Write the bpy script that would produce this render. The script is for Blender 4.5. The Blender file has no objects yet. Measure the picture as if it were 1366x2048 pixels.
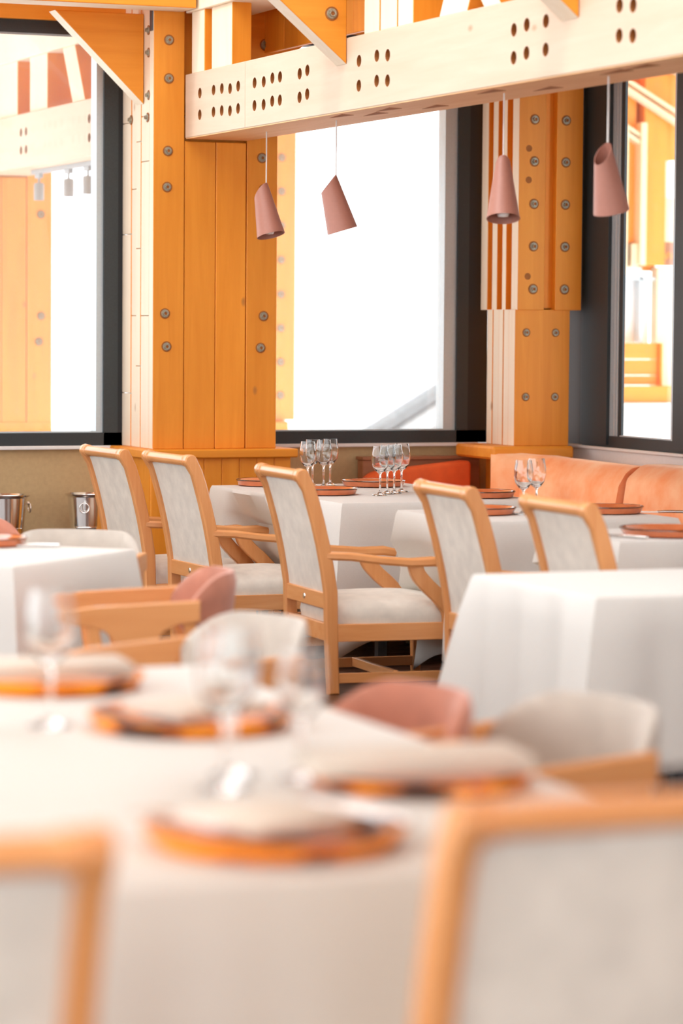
import bpy, bmesh, math, random
from mathutils import Vector, Matrix
S = bpy.context.scene
COL = S.collection
R = math.radians

# ---------------------------------------------------------------- camera
cd = bpy.data.cameras.new('camera')
cam = bpy.data.objects.new('camera', cd); COL.objects.link(cam)
cd.sensor_fit = 'VERTICAL'; cd.sensor_height = 36.0; cd.sensor_width = 24.0
cd.lens = 105.0
cd.clip_end = 2000
ya, pi_, ro = R(22.0306), R(3.58862), 0.00748949
r0 = Vector((math.cos(ya), -math.sin(ya), 0)); f0 = Vector((math.sin(ya), math.cos(ya), 0)); zz = Vector((0, 0, 1))
fw = math.cos(pi_)*f0 - math.sin(pi_)*zz
u0 = math.sin(pi_)*f0 + math.cos(pi_)*zz
rt = math.cos(ro)*r0 + math.sin(ro)*u0
up = -math.sin(ro)*r0 + math.cos(ro)*u0
cam.matrix_world = Matrix(((rt.x, up.x, -fw.x, 0), (rt.y, up.y, -fw.y, 0), (rt.z, up.z, -fw.z, 1.58), (0, 0, 0, 1)))
cd.dof.use_dof = True
cd.dof.focus_distance = 14.6
cd.dof.aperture_fstop = 1.9
S.camera = cam

# ---------------------------------------------------------------- world, exposure
w = bpy.data.worlds.new('sky'); S.world = w; w.use_nodes = True
bg = w.node_tree.nodes['Background']
bg.inputs['Color'].default_value = (0.95, 0.97, 1.0, 1)
bg.inputs['Strength'].default_value = 2.5
sd = bpy.data.lights.new('sun', 'SUN'); sd.energy = .6; sd.angle = R(5); sd.color = (1.0, .96, .90)
sun = bpy.data.objects.new('sun', sd); COL.objects.link(sun)
sun.rotation_euler = (Vector((.74, .10, -.62))).to_track_quat('-Z', 'Y').to_euler()
S.view_settings.view_transform = 'Standard'
S.view_settings.look = 'None'
S.view_settings.gamma = 1.0
S.view_settings.use_curve_mapping = False
S.view_settings.exposure = 0.54
S.cycles.use_denoising = True
S.cycles.max_bounces = 10
S.cycles.diffuse_bounces = 6
S.cycles.transmission_bounces = 10
S.cycles.transparent_max_bounces = 16
S.cycles.caustics_reflective = False
S.cycles.caustics_refractive = False
S.cycles.sample_clamp_indirect = 6.0

# ---------------------------------------------------------------- materials
def newmat(name):
    m = bpy.data.materials.new(name); m.use_nodes = True
    nt = m.node_tree
    return m, nt, nt.nodes['Principled BSDF']

def ramp(nt, fac, stops):
    r = nt.nodes.new('ShaderNodeValToRGB')
    el = r.color_ramp.elements
    while len(el) < len(stops): el.new(0.5)
    for e, (p, c) in zip(el, stops):
        e.position = p; e.color = (*c, 1)
    nt.links.new(fac, r.inputs['Fac'])
    return r.outputs['Color']

def noise(nt, scale, detail=3, mapscale=(1, 1, 1), rough=.55, dist=0.0):
    tc = nt.nodes.new('ShaderNodeTexCoord'); mp = nt.nodes.new('ShaderNodeMapping')
    mp.inputs['Scale'].default_value = mapscale
    oi = nt.nodes.new('ShaderNodeObjectInfo')
    vm = nt.nodes.new('ShaderNodeVectorMath'); vm.operation = 'SCALE'
    cb = nt.nodes.new('ShaderNodeCombineXYZ')
    for k in range(3): nt.links.new(oi.outputs['Random'], cb.inputs[k])
    nt.links.new(cb.outputs[0], vm.inputs[0]); vm.inputs['Scale'].default_value = 37.0
    nt.links.new(vm.outputs[0], mp.inputs['Location'])
    nt.links.new(tc.outputs['Object'], mp.inputs['Vector'])
    n = nt.nodes.new('ShaderNodeTexNoise')
    n.inputs['Scale'].default_value = scale; n.inputs['Detail'].default_value = detail
    n.inputs['Roughness'].default_value = rough; n.inputs['Distortion'].default_value = dist
    nt.links.new(mp.outputs[0], n.inputs['Vector'])
    return n.outputs['Fac'], mp

def bump(nt, bs, fac, strength, dist=.002):
    b = nt.nodes.new('ShaderNodeBump'); b.inputs['Strength'].default_value = strength
    b.inputs['Distance'].default_value = dist
    nt.links.new(fac, b.inputs['Height']); nt.links.new(b.outputs[0], bs.inputs['Normal'])

def wood(name, c1, c2, axis='z', knots=None, rough=.5, scale=6.0, vary=.12):
    m, nt, bs = newmat(name)
    ms = {'x': (.07, 1, 1), 'y': (1, .07, 1), 'z': (1, 1, .07)}[axis]
    f, mp = noise(nt, scale*3, 5, ms, .6, .6)
    col = ramp(nt, f, [(.3, c1), (.72, c2)])
    oi = nt.nodes.new('ShaderNodeObjectInfo')
    mr = nt.nodes.new('ShaderNodeMapRange'); mr.inputs['To Min'].default_value = 1 - vary; mr.inputs['To Max'].default_value = 1.0
    nt.links.new(oi.outputs['Random'], mr.inputs['Value'])
    mx = nt.nodes.new('ShaderNodeMix'); mx.data_type = 'RGBA'; mx.blend_type = 'MULTIPLY'; mx.inputs['Factor'].default_value = 1
    nt.links.new(col, mx.inputs['A']); nt.links.new(mr.outputs[0], mx.inputs['B'])
    out = mx.outputs['Result']
    if knots:
        mk = nt.nodes.new('ShaderNodeMapping')
        mk.inputs['Scale'].default_value = {'x': (.55, 1, 1), 'y': (1, .55, 1), 'z': (1, 1, .55)}[axis]
        tc = nt.nodes.new('ShaderNodeTexCoord'); nt.links.new(tc.outputs['Object'], mk.inputs['Vector'])
        vo = nt.nodes.new('ShaderNodeTexVoronoi'); vo.inputs['Scale'].default_value = 4.2
        nt.links.new(mk.outputs[0], vo.inputs['Vector'])
        kf = ramp(nt, vo.outputs['Distance'], [(.0, (1, 1, 1)), (.045, (.55, .55, .55)), (.075, (0, 0, 0))])
        mk2 = nt.nodes.new('ShaderNodeMix'); mk2.data_type = 'RGBA'
        nt.links.new(kf, mk2.inputs['Factor']); nt.links.new(out, mk2.inputs['A'])
        mk2.inputs['B'].default_value = (*knots, 1)
        out = mk2.outputs['Result']
    nt.links.new(out, bs.inputs['Base Color'])
    bs.inputs['Roughness'].default_value = rough
    bump(nt, bs, f, .12)
    return m

def plain(name, c, rough=.6, metal=0.0, var=.06, scale=30, bmp=.1, sheen=0.0, spec=.5, detail=3):
    m, nt, bs = newmat(name)
    f, _ = noise(nt, scale, detail)
    lo = tuple(x*(1 - var) for x in c); hi = tuple(min(1, x*(1 + var)) for x in c)
    nt.links.new(ramp(nt, f, [(.3, lo), (.7, hi)]), bs.inputs['Base Color'])
    bs.inputs['Roughness'].default_value = rough; bs.inputs['Metallic'].default_value = metal
    bs.inputs['Specular IOR Level'].default_value = spec
    if sheen:
        bs.inputs['Sheen Weight'].default_value = sheen; bs.inputs['Sheen Roughness'].default_value = .4
    if bmp: bump(nt, bs, f, bmp)
    return m

def glassmat(name, tint=(1, 1, 1), ior=1.5, rough=0.0):
    m, nt, bs = newmat(name)
    bs.inputs['Base Color'].default_value = (*tint, 1)
    bs.inputs['Transmission Weight'].default_value = 1.0
    bs.inputs['Roughness'].default_value = rough; bs.inputs['IOR'].default_value = ior
    return m

def panemat(name, haze=.10):
    m = bpy.data.materials.new(name); m.use_nodes = True; nt = m.node_tree; nt.nodes.clear()
    o = nt.nodes.new('ShaderNodeOutputMaterial'); mx = nt.nodes.new('ShaderNodeMixShader')
    t = nt.nodes.new('ShaderNodeBsdfTransparent'); g = nt.nodes.new('ShaderNodeBsdfGlossy'); g.inputs['Roughness'].default_value = .02
    t.inputs['Color'].default_value = (.96, .98, .98, 1)
    mx.inputs[0].default_value = .05
    tr = nt.nodes.new('ShaderNodeBsdfTranslucent'); tr.inputs['Color'].default_value = (.95, .95, .93, 1)
    m2 = nt.nodes.new('ShaderNodeMixShader'); m2.inputs[0].default_value = haze      # white haze mixed in to imitate glare
    nt.links.new(t.outputs[0], m2.inputs[1]); nt.links.new(tr.outputs[0], m2.inputs[2])
    nt.links.new(m2.outputs[0], mx.inputs[1]); nt.links.new(g.outputs[0], mx.inputs[2]); nt.links.new(mx.outputs[0], o.inputs[0])
    return m

HON1, HON2 = (.80, .275, .014), (.90, .345, .028)
KN = (.33, .12, .03)
M = {}
for a in 'xyz':
    M['honey_'+a] = wood('honey_timber_'+a, HON1, HON2, a, KN, .5)
    M['pale_'+a] = wood('pale_spruce_'+a, (.84, .70, .52), (.88, .76, .60), a, (.45, .27, .13), .6, vary=.05)  # lighter than the beam's spruce; window light painted into the board edges
    M['beech_'+a] = wood('beech_'+a, (.72, .305, .105), (.82, .395, .155), a, None, .24, 9)
    M['spruce_'+a] = wood('grey_spruce_'+a, (.62, .475, .345), (.68, .54, .41), a, (.40, .26, .15), .6, vary=.05)
M['walnut'] = wood('brown_panel_wood', (.30, .13, .06), (.40, .18, .085), 'x', None, .45)
M['floor'] = wood('dark_floor_wood', (.055, .022, .012), (.10, .042, .022), 'x', None, .35)
M['ceil'] = wood('ceiling_wood', (.62, .28, .07), (.74, .37, .11), 'x', None, .6)
M['cloth'] = plain('white_tablecloth', (.715, .71, .675), .85, var=.02, scale=160, bmp=.06)
M['napkin'] = plain('white_napkin', (.70, .63, .545), .9, var=.02, scale=180, bmp=.08)
M['beige'] = plain('beige_velvet', (.73, .685, .605), .85, var=.10, scale=14, bmp=.08, sheen=.25, detail=6)
M['pink'] = plain('dusty_pink_velvet', (.50, .20, .13), .8, var=.12, scale=12, bmp=.08, sheen=.3, detail=6)
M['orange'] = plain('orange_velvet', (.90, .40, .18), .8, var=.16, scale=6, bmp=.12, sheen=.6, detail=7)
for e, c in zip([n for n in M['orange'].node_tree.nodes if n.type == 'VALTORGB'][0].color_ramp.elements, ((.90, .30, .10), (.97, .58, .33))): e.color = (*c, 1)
M['red'] = plain('shaded_orange_velvet', (.80, .13, .025), .8, var=.1, scale=9, bmp=.1)  # the orange velvet again, with shade put into the colour
M['orange'].node_tree.nodes['Principled BSDF'].inputs['Sheen Tint'].default_value = (1, .8, .62, 1)
M['shade'] = plain('dusty_pink_lacquer', (.38, .165, .12), .45, var=.03, scale=60, bmp=.02)
M['shadein'] = plain('white_lamp_socket', (.85, .84, .82), .4, var=.02)
M['khaki'] = plain('khaki_paint', (.52, .37, .19), .8, var=.05, scale=40)
M['white'] = plain('white_paint', (.78, .77, .75), .7, var=.02, scale=40)
M['frame'] = plain('charcoal_frame', (.024, .031, .034), .5, var=.15, scale=200, bmp=.03)
M['black'] = plain('black_reveal', (.008, .010, .012), .6, var=.1, scale=200, bmp=.02)
M['alu'] = plain('grey_aluminium', (.50, .57, .60), .4, metal=.3, var=.04, scale=80, bmp=.02)
M['bolt'] = plain('zinc_bolt', (.34, .31, .23), .35, metal=.25, var=.25, scale=120, bmp=.05)
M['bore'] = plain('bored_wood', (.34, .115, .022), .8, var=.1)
M['steel'] = plain('polished_steel', (.88, .87, .85), .16, metal=1.0, var=.02, bmp=0)
M['tabsteel'] = plain('dark_table_leg', (.10, .12, .14), .4, metal=.6, var=.1)
M['track'] = plain('grey_track_spot', (.34, .35, .36), .5, var=.05)
M['snow'] = plain('snow', (.90, .92, .95), .9, var=.02, scale=1.5, bmp=.1)
M['slate'] = plain('grey_roof_boards', (.16, .165, .17), .8, var=.2, scale=12)
M['gable'] = wood('weathered_gable_boards', (.16, .125, .11), (.24, .19, .165), 'x', None, .8)
M['barge'] = plain('grey_barge_board', (.42, .42, .42), .8, var=.1)
M['stone'] = plain('stone_grey_velvet', (.56, .515, .455), .85, var=.08, scale=14, bmp=.08, sheen=.2, detail=6)
M['under'] = wood('spruce_bounce_tint', (.78, .44, .19), (.86, .54, .27), 'y', None, .6)  # beam underside, warm bounced light put into the colour
M['cream'] = plain('cream_and_lit_edge', (.80, .70, .50), .7, var=.03)
M['plaster'] = plain('pale_plaster', (.76, .71, .64), .8, var=.03)
M['glass'] = glassmat('clear_glass', (.965, .968, .962))
M['pane'] = panemat('hazed_window_pane', .055)
M['clear'] = panemat('window_pane', .01)
def amber():
    m, nt, bs = newmat('tortoiseshell_glass')
    f, _ = noise(nt, 9, 2, (1, 1, 1), .5, .8)
    nt.links.new(ramp(nt, f, [(.44, (.92, .32, .015)), (.54, (.74, .18, .012)), (.61, (.07, .022, .010))]), bs.inputs['Base Color'])
    bs.inputs['Roughness'].default_value = .3; bs.inputs['Specular IOR Level'].default_value = .25
    return m
M['amber'] = amber()
def terra():
    m, nt, bs = newmat('terracotta_glass')
    f, _ = noise(nt, 14, 3)
    nt.links.new(ramp(nt, f, [(.3, (.58, .15, .05)), (.7, (.72, .22, .08))]), bs.inputs['Base Color'])
    bs.inputs['Roughness'].default_value = .12; bs.inputs['Coat Weight'].default_value = .6
    return m
M['terra'] = terra()

# ---------------------------------------------------------------- mesh helpers
class MB:
    def __init__(self): self.bm = bmesh.new(); self.mi = 0; self.done = self.bm.faces.layers.int.new('done')
    def box(self, x0, x1, y0, y1, z0, z1, bev=0.0, mat=None):
        bm = self.bm
        v = [bm.verts.new((x, y, z)) for x in (x0, x1) for y in (y0, y1) for z in (z0, z1)]
        fs = [(0, 1, 3, 2), (4, 6, 7, 5), (0, 4, 5, 1), (2, 3, 7, 6), (0, 2, 6, 4), (1, 5, 7, 3)]
        nf = [bm.faces.new([v[i] for i in f]) for f in fs]
        if mat is not None:
            for q in v: q.co = mat @ q.co
        if bev:
            es = list({e for f in nf for e in f.edges})
            bmesh.ops.bevel(bm, geom=es, offset=bev, segments=1, affect='EDGES', profile=.5)
        self._mark()
        return self
    def _mark(self, v0=None):
        d = self.done
        for f in self.bm.faces:
            if not f[d]: f.material_index = self.mi; f[d] = 1
    def prism(self, pts, a0, a1, axis='y', bev=0.0):
        """pts: outline in the two other axes, extruded along axis from a0 to a1"""
        bm = self.bm
        def co(p, a):
            return {'y': (p[0], a, p[1]), 'x': (a, p[0], p[1]), 'z': (p[0], p[1], a)}[axis]
        A = [bm.verts.new(co(p, a0)) for p in pts]; B = [bm.verts.new(co(p, a1)) for p in pts]
        n = len(pts)
        fs = [bm.faces.new(A), bm.faces.new(B[::-1])]
        for i in range(n):
            j = (i + 1) % n
            fs.append(bm.faces.new((A[i], B[i], B[j], A[j])))
        bmesh.ops.recalc_face_normals(bm, faces=fs)
        if bev:
            es = list({e for f in fs[:2] for e in f.edges})
            bmesh.ops.bevel(bm, geom=es, offset=bev, segments=1, affect='EDGES', profile=.5)
        self._mark()
        return self
    def lathe(self, prof, n=24, mat=None, cap=True):
        """prof: (r, z) list; closed if first==last handled by caller"""
        bm = self.bm; rings = []
        vs = []
        for (r, z) in prof:
            if r < 1e-6:
                v = bm.verts.new((0, 0, z)); rings.append([v]); vs.append(v)
            else:
                ring = [bm.verts.new((r*math.cos(2*math.pi*k/n), r*math.sin(2*math.pi*k/n), z)) for k in range(n)]
                rings.append(ring); vs += ring
        fs = []
        for a, b in zip(rings, rings[1:]):
            for k in range(n):
                l = (k + 1) % n
                if len(a) == 1 and len(b) == 1: continue
                if len(a) == 1: fs.append(bm.faces.new((a[0], b[k], b[l])))
                elif len(b) == 1: fs.append(bm.faces.new((a[k], b[0], a[l])))
                else: fs.append(bm.faces.new((a[k], b[k], b[l], a[l])))
        if mat is not None:
            for q in vs: q.co = mat @ q.co
        bmesh.ops.recalc_face_normals(bm, faces=fs)
        self._mark()
        return self
    def tube(self, path, rad, n=8, cap=True):
        """round tube; rad float or list"""
        bm = self.bm; P = [Vector(p) for p in path]; rings = []
        prev = None
        for i, p in enumerate(P):
            t = (P[min(i+1, len(P)-1)] - P[max(i-1, 0)]).normalized()
            ref = prev if prev is not None else (Vector((0, 0, 1)) if abs(t.z) < .9 else Vector((1, 0, 0)))
            a = (ref - t*ref.dot(t)).normalized(); b = t.cross(a); prev = a
            r = rad[i] if isinstance(rad, (list, tuple)) else rad
            rings.append([bm.verts.new(p + r*(math.cos(2*math.pi*k/n)*a + math.sin(2*math.pi*k/n)*b)) for k in range(n)])
        fs = []
        for A, B in zip(rings, rings[1:]):
            for k in range(n):
                fs.append(bm.faces.new((A[k], A[(k+1) % n], B[(k+1) % n], B[k])))
        if cap:
            fs.append(bm.faces.new(rings[0][::-1])); fs.append(bm.faces.new(rings[-1]))
        bmesh.ops.recalc_face_normals(bm, faces=fs)
        self._mark()
        return self
    def bar(self, path, w, h, side=None, r=.25):
        """rectangular section (rounded corners) swept along path; side = vector of width; w,h floats or lists"""
        bm = self.bm; P = [Vector(p) for p in path]; rings = []
        for i, p in enumerate(P):
            t = (P[min(i+1, len(P)-1)] - P[max(i-1, 0)]).normalized()
            sd_ = Vector(side) if side is not None else Vector((0, 1, 0))
            a = (sd_ - t*sd_.dot(t)).normalized(); b = t.cross(a)
            W = (w[i] if isinstance(w, (list, tuple)) else w)/2; H = (h[i] if isinstance(h, (list, tuple)) else h)/2
            c = min(W, H)*r
            sec = [(W, H-c), (W-c, H), (-W+c, H), (-W, H-c), (-W, -H+c), (-W+c, -H), (W-c, -H), (W, -H+c)]
            rings.append([bm.verts.new(p + x*a + y*b) for x, y in sec])
        fs = []
        for A, B in zip(rings, rings[1:]):
            for k in range(8):
                fs.append(bm.faces.new((A[k], A[(k+1) % 8], B[(k+1) % 8], B[k])))
        fs.append(bm.faces.new(rings[0][::-1])); fs.append(bm.faces.new(rings[-1]))
        bmesh.ops.recalc_face_normals(bm, faces=fs)
        self._mark()
        return self
    def grid(self, fn, nu, nv, closeu=False):
        bm = self.bm
        V = [[bm.verts.new(fn(i/(nu if closeu else nu-1), j/(nv-1))) for j in range(nv)] for i in range(nu)]
        fs = []
        for i in range(nu if closeu else nu-1):
            k = (i+1) % nu
            for j in range(nv-1):
                fs.append(bm.faces.new((V[i][j], V[k][j], V[k][j+1], V[i][j+1])))
        self._mark()
        return V
    def edges(self):
        """board edges (everything but the broad front/back faces) take the second, paler colour, side light painted in"""
        self.bm.normal_update()
        for f in self.bm.faces:
            if abs(f.normal.y) < .6: f.material_index = 1
        return self
    def build(self, name, mats, parent=None, smooth=None, loc=None, recalc=False):
        if recalc: bmesh.ops.recalc_face_normals(self.bm, faces=list(self.bm.faces))
        me = bpy.data.meshes.new(name)
        self.bm.to_mesh(me); self.bm.free()
        for m in (mats if isinstance(mats, (list, tuple)) else [mats]): me.materials.append(m)
        if smooth is not None:
            me.shade_smooth(); me.set_sharp_from_angle(angle=R(smooth))
        o = bpy.data.objects.new(name, me); COL.objects.link(o)
        if parent is not None: o.parent = parent
        if loc is not None: o.location = loc
        return o

def share(o, parent, loc=(0, 0, 0), rot=(0, 0, 0)):
    c = o.copy(); COL.objects.link(c); c.parent = parent; c.location = loc; c.rotation_euler = rot
    return c
def tag(o, label=None, cat=None, group=None, kind=None):
    if label: o['label'] = label
    if cat: o['category'] = cat
    if group: o['group'] = group
    if kind: o['kind'] = kind
    return o
def thing(name, label, cat, loc=(0, 0, 0), rz=0.0, group=None):
    o = bpy.data.objects.new(name, None); COL.objects.link(o); o.empty_display_size = .1
    o.location = loc; o.rotation_euler = (0, 0, rz)
    return tag(o, label, cat, group, 'thing')
def copy_tree(o, loc, rz, label=None, group=None, skip=()):
    c = o.copy(); COL.objects.link(c); c.location = loc; c.rotation_euler = (0, 0, rz)
    if label: c['label'] = label
    if group: c['group'] = group
    for ch in o.children:
        if ch.name.split('.')[0] in skip: continue
        d = ch.copy(); COL.objects.link(d); d.parent = c
        for g in ch.children:
            e = g.copy(); COL.objects.link(e); e.parent = d
    return c
def struct(name, mb, mat, parent=None, **k):
    o = mb.build(name, mat, parent, **k)
    if parent is None: o['kind'] = 'structure'
    return o
random.seed(4)

# ================================================================ SETTING
floor = struct('floor', MB().box(-1.4, 8.2, -2.2, 16.0, -.12, -.002), M['floor'])
for j, X0 in enumerate([3.6, 5.0, 6.4]):
    for k in range(34):
        y = 9.6 + k*.15
        if X0 == 3.6: off = .35*(k % 3)
        else: off = .35*(k % 3)
        MB().box(X0 - off + .002, X0 + 1.4 - off - .002, y + .002, y + .148, -.010, 0.0, .001).build('plank', M['floor'], floor)
ce = struct('ceiling', MB().box(-1.4, 8.2, 14.9, 16.0, 3.95, 4.10), M['ceil'])
MB().box(-1.4, 8.2, -2.2, 5.0, 3.95, 4.10).build('ceiling_board', M['ceil'], ce)
MB().box(4.9, 8.2, 5.0, 14.9, 3.95, 4.10).build('ceiling_board', M['ceil'], ce)      # unseen ceiling gap, shaped to let more light onto the tables
MB().box(-1.4, 2.3, 5.0, 14.9, 3.95, 4.10).build('ceiling_board', M['ceil'], ce)
mb = MB().box(-1.4, 8.2, -2.3, -2.2, -.1, .6).box(-1.4, 8.2, -2.3, -2.2, 3.4, 4.1)
for x in (-1.4, 1.9, 5.0, 7.9): mb.box(x, x + .25, -2.3, -2.2, .6, 3.4)
struct('unseen_wall_front', mb, M['ceil'])  # unseen wall, its openings made to brighten front-facing sides
struct('outdoor_shade_slab', MB().box(-1.4, 9.0, 16.0, 21.5, 3.95, 4.10), M['ceil'])  # unseen slab added to shade the outdoor timbers
# left window wall (outside the frame): sill, head and two posts
mb = MB().box(-1.4, -1.2, -2.2, 16.0, -.1, .6).box(-1.4, -1.2, -2.2, 16.0, 3.5, 4.1)
for y in (-2.2, 3.6, 9.6, 15.6): mb.box(-1.4, -1.2, y, y + .25, .6, 3.5)
struct('wall_left', mb, M['white'])
# back wall: khaki parapet and head over the windows
struct('wall_back', MB().box(-1.2, 7.7, 15.62, 15.80, -.1, .892), M['khaki'])
struct('trim_1', MB().box(-1.2, 7.15, 15.585, 15.80, .892, .912, .003), M['white'])
struct('trim_2', MB().box(-1.2, 7.7, 15.56, 15.80, 3.20, 3.95), M['honey_x'])
# right wall
struct('wall_right', MB().box(7.589, 7.64, -2.2, 15.62, -.1, .895), M['white'])
struct('trim_3', MB().box(7.565, 7.64, -2.2, 15.40, .895, .912, .003), M['white'])
struct('trim_4', MB().box(7.60, 7.75, -2.2, 13.55, .912, 3.95), M['white'])
struct('trim_5', MB().box(7.60, 7.75, 13.55, 15.62, 3.05, 3.95), M['honey_y'])

# window 1 (left)
def window(name, x0, x1, z0, z1, jl, jr, y=15.606):
    fr = struct(name, MB().box(x0, x1, y, y + .12, z0, z0 + .07), M['frame'])
    MB().box(x0, x1, y, y + .12, z1 - .07, z1).build('head_rail', M['frame'], fr)
    for (a, b, m) in jl + jr:
        MB().box(a, b, y + (.02 if m == 'alu' else 0), y + .12, z0 + (.0 if m != 'alu' else .07), z1 - .07).build('jamb', M[m], fr)
    MB().box(x0 + .01, x1 - .01, y + .022, y + .045, z0 + .066, z0 + .078).build('glazing_bead', M['alu'], fr)
    MB().box(x0 + .01, x1 - .01, y + .075, y + .083, z0 + .05, z1 - .05).build('pane', M['pane'], fr)
    return fr
window('window_1', 2.9, 5.03, .912, 3.20, [(2.9, 2.96, 'frame')], [(4.872, 4.91, 'alu'), (4.91, 4.99, 'frame'), (4.99, 5.03, 'black')])
window('window_2', 5.70, 7.21, .912, 3.20, [(5.70, 5.72, 'frame')], [(6.945, 7.02, 'alu'), (7.02, 7.09, 'frame'), (7.09, 7.21, 'black')])
window('window_4', -1.1, 2.86, .912, 3.20, [(-1.1, -1.04, 'frame')], [(2.80, 2.86, 'frame')])
# window 3 (right wall)
fr = struct('window_3', MB().box(7.59, 7.63, 13.55, 15.14, .912, .975), M['frame'])
MB().box(7.59, 7.63, 13.55, 15.14, 2.98, 3.05).build('head_rail', M['frame'], fr)
MB().box(7.575, 7.63, 14.815, 15.135, .925, 3.05).build('dark_panel', M['frame'], fr)
MB().box(7.62, 7.72, 15.135, 15.62, .912, 3.05).build('reveal', M['black'], fr)
for k, (a, b, m) in enumerate([(14.785, 14.815, 'alu'), (14.755, 14.782, 'alu'), (14.735, 14.752, 'alu'), (14.695, 14.735, 'frame')]):
    MB().box(7.595 + .004*k, 7.622, a, b, .975, 2.98).build('jamb', M[m], fr)
MB().box(7.595, 7.625, 14.045, 14.10, .93, 2.98).build('jamb', M['alu'], fr)
MB().box(7.575, 7.72, 13.55, 14.045, .925, 3.05).build('dark_panel', M['frame'], fr)
MB().box(7.60, 7.614, 14.10, 14.70, .970, .982).build('glazing_bead', M['alu'], fr)
MB().box(7.616, 7.622, 14.06, 14.72, .96, 2.99).build('pane', M['clear'], fr)

# ================================================================ TIMBER FRAME
# bolt seen on a -Y face: counterbore ring, washer, nut; origin on the surface
def make_bolt(parent):
    b = MB()
    Rx = Matrix.Rotation(R(90), 4, 'X')
    b.mi = 0; b.lathe([(.0, .0015), (.0285, .0015), (.0285, -.001)], 20, Rx)
    b.mi = 1; b.lathe([(.0, .006), (.020, .006), (.022, .002), (.022, .0)], 20, Rx)
    b.lathe([(.009, .005), (.009, .016), (.013, .017), (.013, .005)], 6, Rx)
    b.mi = 0; b.lathe([(.0, .0125), (.009, .0125)], 10, Rx)
    return b.build('bolt', [M['bore'], M['bolt']], parent, smooth=40)
BOLT = None
def bolt(parent, x, y, z, s=1.0):
    global BOLT
    if BOLT is None:
        BOLT = make_bolt(parent); o = BOLT; o.location = (x, y, z)
    else: o = share(BOLT, parent, (x, y, z))
    o.scale = (s, s, s)
    return o
DRY = None
def dry_hole(parent, x, y, z):
    global DRY
    if DRY is None:
        b = MB().lathe([(0, .0008), (.019, .0008), (.019, -.002)], 16, Matrix.Rotation(R(90), 4, 'X'))
        DRY = b.build('bolt_hole', M['bore'], parent); o = DRY; o.location = (x, y, z)
    else: o = share(DRY, parent, (x, y, z))
    return o

def boards(parent, x0, x1, y0, y1, z0, z1, cuts, mat, bev=.003, name='plank', pale=True):
    zs = [z0] + cuts + [z1]
    for a, b in zip(zs, zs[1:]):
        q = MB().box(x0, x1, y0, y1, a + (.0015 if a != z0 else 0), b - (.0015 if b != z1 else 0), bev)
        (q.edges() if pale else q).build(name, [mat, M['pale_z']], parent)

def pillar_wide(label, loc, wainscot=True):
    """laminated post 0.70 wide; local x from 0 (west face), y from 0 (front)"""
    P = thing('timber_pillar', label, 'pillar', loc)
    z0 = -.905 + .912
    H = M['honey_z']
    # front boards
    boards(P, 0, .172, 0, .073, .912, 3.52, [], H)
    boards(P, .177, .350, .004, .073, .912, 2.545, [], H, pale=False)
    boards(P, .353, .522, .002, .073, .912, 2.545, [], H, pale=False)
    boards(P, .527, .700, 0, .073, .912, 3.52, [], H, pale=False)
    # laminations behind, each a stack of butt-jointed boards
    boards(P, .002, .699, .075, .212, .912, 3.52, [1.62, 2.44, 2.68], H)
    boards(P, .000, .698, .214, .292, .912, 3.52, [1.35, 1.98, 2.55], H)
    boards(P, .003, .700, .294, .378, .912, 3.52, [1.62, 2.30, 2.90], H)
    boards(P, .000, .697, .380, .530, .912, 3.52, [1.20, 2.06, 2.66], H)
    for x, z in ((.084, 3.073), (.084, 2.871), (.080, 2.49), (.076, 2.30), (.067, 1.632), (.076, 1.457), (.611, 2.468), (.622, 2.30), (.625, 1.623), (.609, 1.452)):
        bolt(P, x, 0, z)
    for (y, z) in ((.386, 2.674), (.103, 2.67), (.092, 3.129), (.090, 3.011), (.088, 2.787), (.39, 2.90)):
        o = share(BOLT, P, (0, y, z), (0, 0, R(-90))); o.scale = (.9, 1, .9)
    MB().box(-.006, .002, .012, .055, 3.12, 3.24, .001).build('angle_bracket', M['tabsteel'], P)
    if wainscot:
        MB().box(-.075, .795, -.095, .53, .865, .912, .006).build('ledge', M['honey_x'], P)
        xs = [-.03, .07, .17, .27, .37, .47, .57, .67, .765]
        for a, b in zip(xs, xs[1:]):
            MB().box(a + .001, b - .001, -.06, -.045, .02, .865, .003).build('plank', M['honey_z'], P)
        MB().box(-.02, .755, -.045, .53, 0, .865).build('plinth_core', M['honey_z'], P)
        ys = [-.045, .055, .155, .255, .355, .455, .53]
        for a, b in zip(ys, ys[1:]):
            MB().box(-.03, -.02, a + .001, b - .001, .02, .865).build('plank', M['honey_z'], P)
    else:
        MB().box(.0, .70, .0, .53, -1.0, .912).build('post_foot', M['honey_z'], P)
    return P
pillar_wide('wide laminated bolted timber pillar on a boxed wooden plinth between the two big windows', (5.015, 15.077, 0))

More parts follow.
